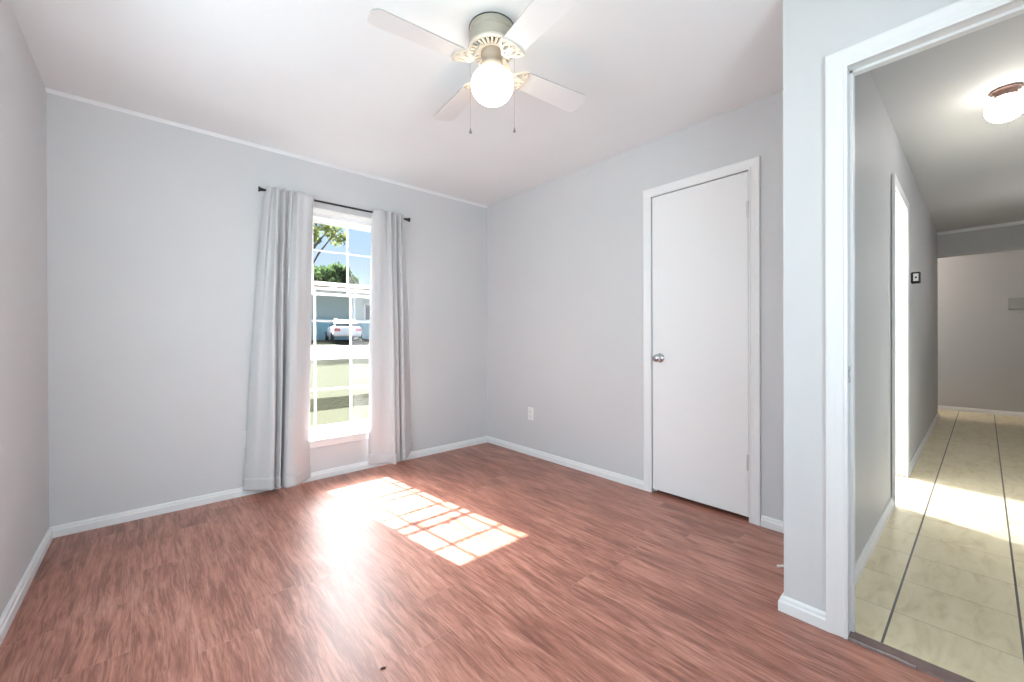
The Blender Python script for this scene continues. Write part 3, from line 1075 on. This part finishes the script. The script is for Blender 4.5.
outlet('white wall outlet on the right-hand wall between the room corner and the closet door', (XR, 2.683, 0.380), -PI / 2)
outlet('white wall outlet half hidden behind the left curtain', (0.515, YB, 0.385), 0)

# ------------------------------------------------------------------ hall fittings
hl = thing('ceiling_light', 'lit frosted globe light with a copper base on the hall ceiling', 'ceiling light', (3.528, -0.131, H))
bm = bmesh.new()
lathe(bm, [(0, 0), (0.058, 0), (0.060, -0.005), (0.055, -0.008), (0.050, -0.010), (0.047, -0.018), (0.042, -0.024), (0.041, -0.040), (0.038, -0.044), (0, -0.044)], 48)
fb = obj('base', bm, M['bronze'], hl, smooth=True)
for k in range(12):
    a = 2 * PI * k / 12
    bmk = bmesh.new()
    lathe(bmk, [(0, -0.004), (0.008, -0.002), (0.010, 0.002), (0, 0.006)], 8, 0.056 * math.cos(a), 0.056 * math.sin(a), -0.007)
    if k == 0:
        pass
    me_o = obj('scallop', bmk, M['bronze'], fb, smooth=True)
bm = bmesh.new()
prof = [(0.0, -0.176)] + [(0.079 * math.cos(a), -0.104 + 0.072 * math.sin(a)) for a in [-PI / 2 + (PI / 2 + 0.98) * i / 24 for i in range(1, 25)]]
lathe(bm, prof, 56)
obj('light_globe', bm, M['hall_globe'], hl, smooth=True)

tx = 4.66
th = thing('thermostat', 'small dark-rimmed thermostat on the hall wall past the bright doorway', 'thermostat', (tx, hall_y(tx), 1.555))
obj('bezel', boxes((-0.026, 0.026, -0.056, 0, -0.046, 0.046)), M['black'], th, bevel=0.008)
obj('screen', boxes((-0.0285, -0.025, -0.044, -0.014, -0.028, 0.032)), M['screen'], th, bevel=0.001)
obj('dial', boxes((-0.0300, -0.0280, -0.036, -0.023, -0.006, 0.008)), M['slot'], th)

cb = thing('chime_box', 'pale grey door chime box on the far hall wall at the right edge', 'door chime', (XFAR, -0.43, 1.51))
obj('cover', boxes((-0.035, 0, -0.09, 0.09, -0.075, 0.075)), M['chime'], cb, bevel=0.006)
obj('side_slots', boxes(*[(-0.037, -0.034, -0.075, -0.06, -0.05 + k * 0.025, -0.04 + k * 0.025) for k in range(5)]), M['slot'], cb)

# litter on the floor
bm = boxes((-0.014, 0.014, -0.006, 0.006, 0, 0.006))
for v in bm.verts:
    v.co.z += 0.002 * math.sin(v.co.x * 300)
    v.co.x += 0.3 * v.co.y
ps = tag(obj('paper_scrap', bm, M['paper']), 'tiny white scrap of paper on the floor by the wall end', 'paper scrap')
ps.location = (2.205, 0.592, 0.002)
ps.rotation_euler = (0, 0, 2.3)
bm = bmesh.new()
bmesh.ops.create_icosphere(bm, subdivisions=2, radius=0.005)
for v in bm.verts:
    v.co = Vector((v.co.x * 1.9 + 0.3 * v.co.y, v.co.y * 0.8, max(v.co.z, -0.003) * 0.8))
cr = tag(obj('dirt_crumb', bm, M['bug']), 'small dark crumb of dirt on the glossy laminate near the camera', 'crumb')
cr.location = (0.563, 1.276, 0.0025)
cr.rotation_euler = (0, 0, -0.4)

# ------------------------------------------------------------------ outdoors
prof = [(YB + 0.28, -0.25), (7.85, -0.24), (8.13, -0.05), (12, 0.08), (18.0, 0.29)]  # step shaped into the lawn to give a shaded band
bm = bmesh.new()


def strip(bm, prof, x0=-40, x1=60):
    rows = [[bm.verts.new((x0, y, z)), bm.verts.new((x1, y, z))] for y, z in prof]
    low = [[bm.verts.new((x0, y, z - 0.4)), bm.verts.new((x1, y, z - 0.4))] for y, z in prof]
    for i in range(len(prof) - 1):
        bm.faces.new((rows[i][0], rows[i][1], rows[i + 1][1], rows[i + 1][0]))
        bm.faces.new((low[i][0], low[i + 1][0], low[i + 1][1], low[i][1]))
    bm.faces.new((rows[0][0], low[0][0], low[0][1], rows[0][1]))
    bm.faces.new((rows[-1][0], rows[-1][1], low[-1][1], low[-1][0]))
    return bm


struct('lawn', strip(bm, prof), M['grass'])
struct('street', strip(bmesh.new(), [(18.0, 0.29), (25.4, 0.66)]), M['concrete'])
struct('lawn_far', strip(bmesh.new(), [(25.4, 0.66), (28.5, 0.93), (70, 1.2)]), M['grass'])
struct('driveway', boxes((11.2, 16.0, 25.4, 30.0, 0.62, 1.02)), M['concrete'])

# house over the road
hs = thing('house', 'low grey-green house with a brown roof across the street', 'house', (10, 34, 1.0))
obj('wall', boxes((-9, 13, -2.6, 5, -0.2, 3.5)), M['siding'], hs)
bm = bmesh.new()
x0, x1 = -9.8, 13.8
pr = [(-4.2, 3.52), (-4.2, 3.68), (1.2, 4.7), (6.0, 3.68), (6.0, 3.52)]
A = [bm.verts.new((x0, y, z)) for y, z in pr]
B = [bm.verts.new((x1, y, z)) for y, z in pr]
bm.faces.new(A)
bm.faces.new(B)
for i in range(5):
    bm.faces.new((A[i], A[(i + 1) % 5], B[(i + 1) % 5], B[i]))
rf = obj('roof', bm, M['roof'], hs)
obj('fascia', boxes((x0 - 0.02, x1 + 0.02, -4.28, -4.2, 3.46, 3.72)), M['fascia'], rf)
for x in (-6.4, -2.2, 1.15, 5.4, 9.6):
    obj('porch_post', boxes((x - 0.07, x + 0.07, -4.1, -3.96, -0.1, 3.5)), M['post'], hs)
for x in (-4.5, 3.3):
    wv = obj('window', boxes((x - 0.85, x + 0.85, -2.66, -2.58, 1.35, 2.75)), M['post'], hs)
    obj('pane', boxes((x - 0.75, x - 0.04, -2.68, -2.65, 1.45, 2.65), (x + 0.04, x + 0.75, -2.68, -2.65, 1.45, 2.65)), M['dark_glass'], wv)
# teal board fence
fn = thing('fence', 'teal upright-board fence in front of the house across the street', 'fence', (10, 30.6, 0.9))
bs = []
for k in range(90):
    x = -9 + k * 0.205
    bs.append((x, x + 0.19, -0.02, 0.02, 0, 1.55 + 0.015 * ((k * 7) % 3)))
obj('boards', boxes(*bs), M['teal'], fn)
obj('rails', boxes((-9, 9.45, 0.02, 0.07, 0.35, 0.45), (-9, 9.45, 0.02, 0.07, 1.15, 1.25)), M['teal'], fn)

# parked car
car = thing('car', 'white car parked in front of the teal fence across the street', 'car', (9.6, 27.8, 0.88), math.radians(79))


def loft(sections):
    """sections: list of (x, [(y,z)...]) closed loops of equal length"""
    bm = bmesh.new()
    rows = [[bm.verts.new((x, y, z)) for y, z in s] for x, s in sections]
    n = len(rows[0])
    for A_, B_ in zip(rows, rows[1:]):
        for k in range(n):
            bm.faces.new((A_[k], A_[(k + 1) % n], B_[(k + 1) % n], B_[k]))
    bm.faces.new(rows[0])
    bm.faces.new(list(reversed(rows[-1])))
    return bm


def sec(w, z0, z1, wt):
    return [(-w * 0.92, z0), (w * 0.92, z0), (w, z0 + 0.15), (w, z1 - 0.12), (wt, z1), (-wt, z1), (-w, z1 - 0.12), (-w, z0 + 0.15)]


body = loft([(-2.15, sec(0.70, 0.42, 0.80, 0.62)), (-2.05, sec(0.82, 0.30, 0.92, 0.72)), (-1.3, sec(0.88, 0.26, 0.96, 0.78)), (0.5, sec(0.88, 0.26, 0.95, 0.78)),
             (1.5, sec(0.86, 0.26, 0.88, 0.74)), (2.1, sec(0.78, 0.32, 0.74, 0.62)), (2.2, sec(0.68, 0.42, 0.64, 0.52))])
cbdy = obj('body', body, M['car'], car, smooth=False, bevel=0.03)
cab = loft([(-1.75, sec(0.72, 0.90, 1.12, 0.60)), (-1.15, sec(0.72, 0.90, 1.42, 0.56)), (0.1, sec(0.72, 0.90, 1.45, 0.56)), (0.95, sec(0.72, 0.86, 1.02, 0.62))])
obj('cabin', cab, M['dark_glass'], car)
roofp = loft([(-1.2, sec(0.60, 1.30, 1.45, 0.50)), (-0.5, sec(0.61, 1.32, 1.48, 0.52)), (0.15, sec(0.60, 1.30, 1.47, 0.50))])
obj('roof', roofp, M['car'], car)
for x in (-1.35, 1.35):
    for y in (-0.84, 0.84):
        bm = bmesh.new()
        lathe(bm, [(0.0, -0.1), (0.26, -0.1), (0.32, -0.08), (0.33, 0), (0.32, 0.08), (0.26, 0.1), (0.0, 0.1)], 28)
        bmesh.ops.transform(bm, matrix=Matrix.Translation((x, y, 0.33)) @ Matrix.Rotation(PI / 2, 4, 'X'), verts=bm.verts)
        wh = obj('wheel', bm, M['tyre'], car)
        bm = bmesh.new()
        lathe(bm, [(0.0, -0.105), (0.12, -0.11), (0.21, -0.104), (0.21, 0.104), (0.12, 0.11), (0.0, 0.105)], 24)
        bmesh.ops.transform(bm, matrix=Matrix.Translation((x, y, 0.33)) @ Matrix.Rotation(PI / 2, 4, 'X'), verts=bm.verts)
        obj('hub_cap', bm, M['steel'], wh)
for y in (-0.62, 0.62):
    obj('tail_light', boxes((-2.17, -1.98, y - 0.16, y + 0.16, 0.62, 0.80)), M['tail'], car, bevel=0.02)


# trees
def tree(label, name, loc, trunk_h, trunk_r, blobs, n_leaf, size, mat, branches=9, seed=1):
    rnd = random.Random(seed)
    r = thing(name, label, 'tree', loc, group='trees outside the window')
    bm = bmesh.new()
    tube(bm, [(0, 0, 0), (0.08, 0.02, trunk_h * 0.5), (0.02, 0.05, trunk_h), (0.1, 0, trunk_h * 1.25)], [trunk_r * 1.2, trunk_r, trunk_r * 0.8, trunk_r * 0.4], 10)
    for k in range(branches):
        b = blobs[k % len(blobs)]
        e_ = Vector(b[:3]) + Vector((rnd.uniform(-1, 1), rnd.uniform(-1, 1), rnd.uniform(-.5, .5))) * b[3] * 0.7
        s_ = Vector((0.03, 0.03, trunk_h * rnd.uniform(0.7, 1.2)))
        mid = (s_ + e_) / 2 + Vector((0, 0, 0.25))
        tube(bm, [s_, mid, e_], [trunk_r * 0.4, trunk_r * 0.25, trunk_r * 0.08], 6)
    obj('trunk', bm, M['bark'], r)
    bm = bmesh.new()
    tot = sum(b[3] ** 2 for b in blobs)
    for b in blobs:
        for _ in range(int(n_leaf * b[3] ** 2 / tot)):
            d = Vector((rnd.gauss(0, 1), rnd.gauss(0, 1), rnd.gauss(0, 1))).normalized() * b[3] * rnd.random() ** 0.45
            c = Vector(b[:3]) + Vector((d.x, d.y, d.z * 0.8))
            q = Euler((rnd.uniform(-1.2, 1.2), rnd.uniform(-1.2, 1.2), rnd.uniform(0, 2 * PI))).to_matrix()
            s = size * rnd.uniform(0.6, 1.3)
            pts = [(-s, 0, 0), (-0.2 * s, 0.42 * s, 0.1 * s), (s, 0, 0), (-0.2 * s, -0.42 * s, 0.1 * s)]
            bm.faces.new([bm.verts.new(c + q @ Vector(p)) for p in pts])
    fo = bpy.data.meshes.new('foliage')
    bm.to_mesh(fo)
    bm.free()
    fo.materials.append(mat)
    o = bpy.data.objects.new('foliage', fo)
    C.objects.link(o)
    o.parent = r
    return r


# near left tree: loose sunlit crown reaching into the top left panes
tree('tall loose-crowned tree with sunlit leaves filling the upper left panes of the window', 'leafy_tree', (5.55, 22.0, 0.48), 3.4, 0.22,
     [(0.0, 0.0, 6.9, 1.12), (1.12, 0.0, 6.45, 0.83), (1.88, 0.15, 5.93, 0.57), (0.3, 0.0, 5.62, 0.75), (-1.2, 0.0, 6.3, 1.2), (0.0, 0.3, 8.1, 0.9), (-0.6, 0.0, 4.95, 0.75)], 1900, 0.16, M['leaf_light'], seed=3)
tree('dense dark green tree standing low behind the house roof, left of the window bar', 'bushy_tree', (13.2, 44.6, 1.1), 3.4, 0.3,
     [(0, 0, 5.6, 2.3), (-2.6, 0, 5.9, 2.0), (2.2, 0.3, 5.6, 1.9), (-4.2, 0.2, 5.6, 1.7), (1.9, 0, 7.0, 1.2), (-2.8, 0, 7.4, 1.3)], 6500, 0.30, M['leaf_dark'], seed=5)
tree('pale olive tree behind the house, right of the window bar', 'olive_tree', (22.6, 52.0, 1.1), 3.2, 0.28,
     [(0, 0, 5.4, 2.0), (-1.9, 0.2, 5.6, 1.6), (1.9, 0, 5.2, 1.7), (0.3, 0, 7.0, 1.3)], 2600, 0.30, M['leaf_olive'], seed=8)
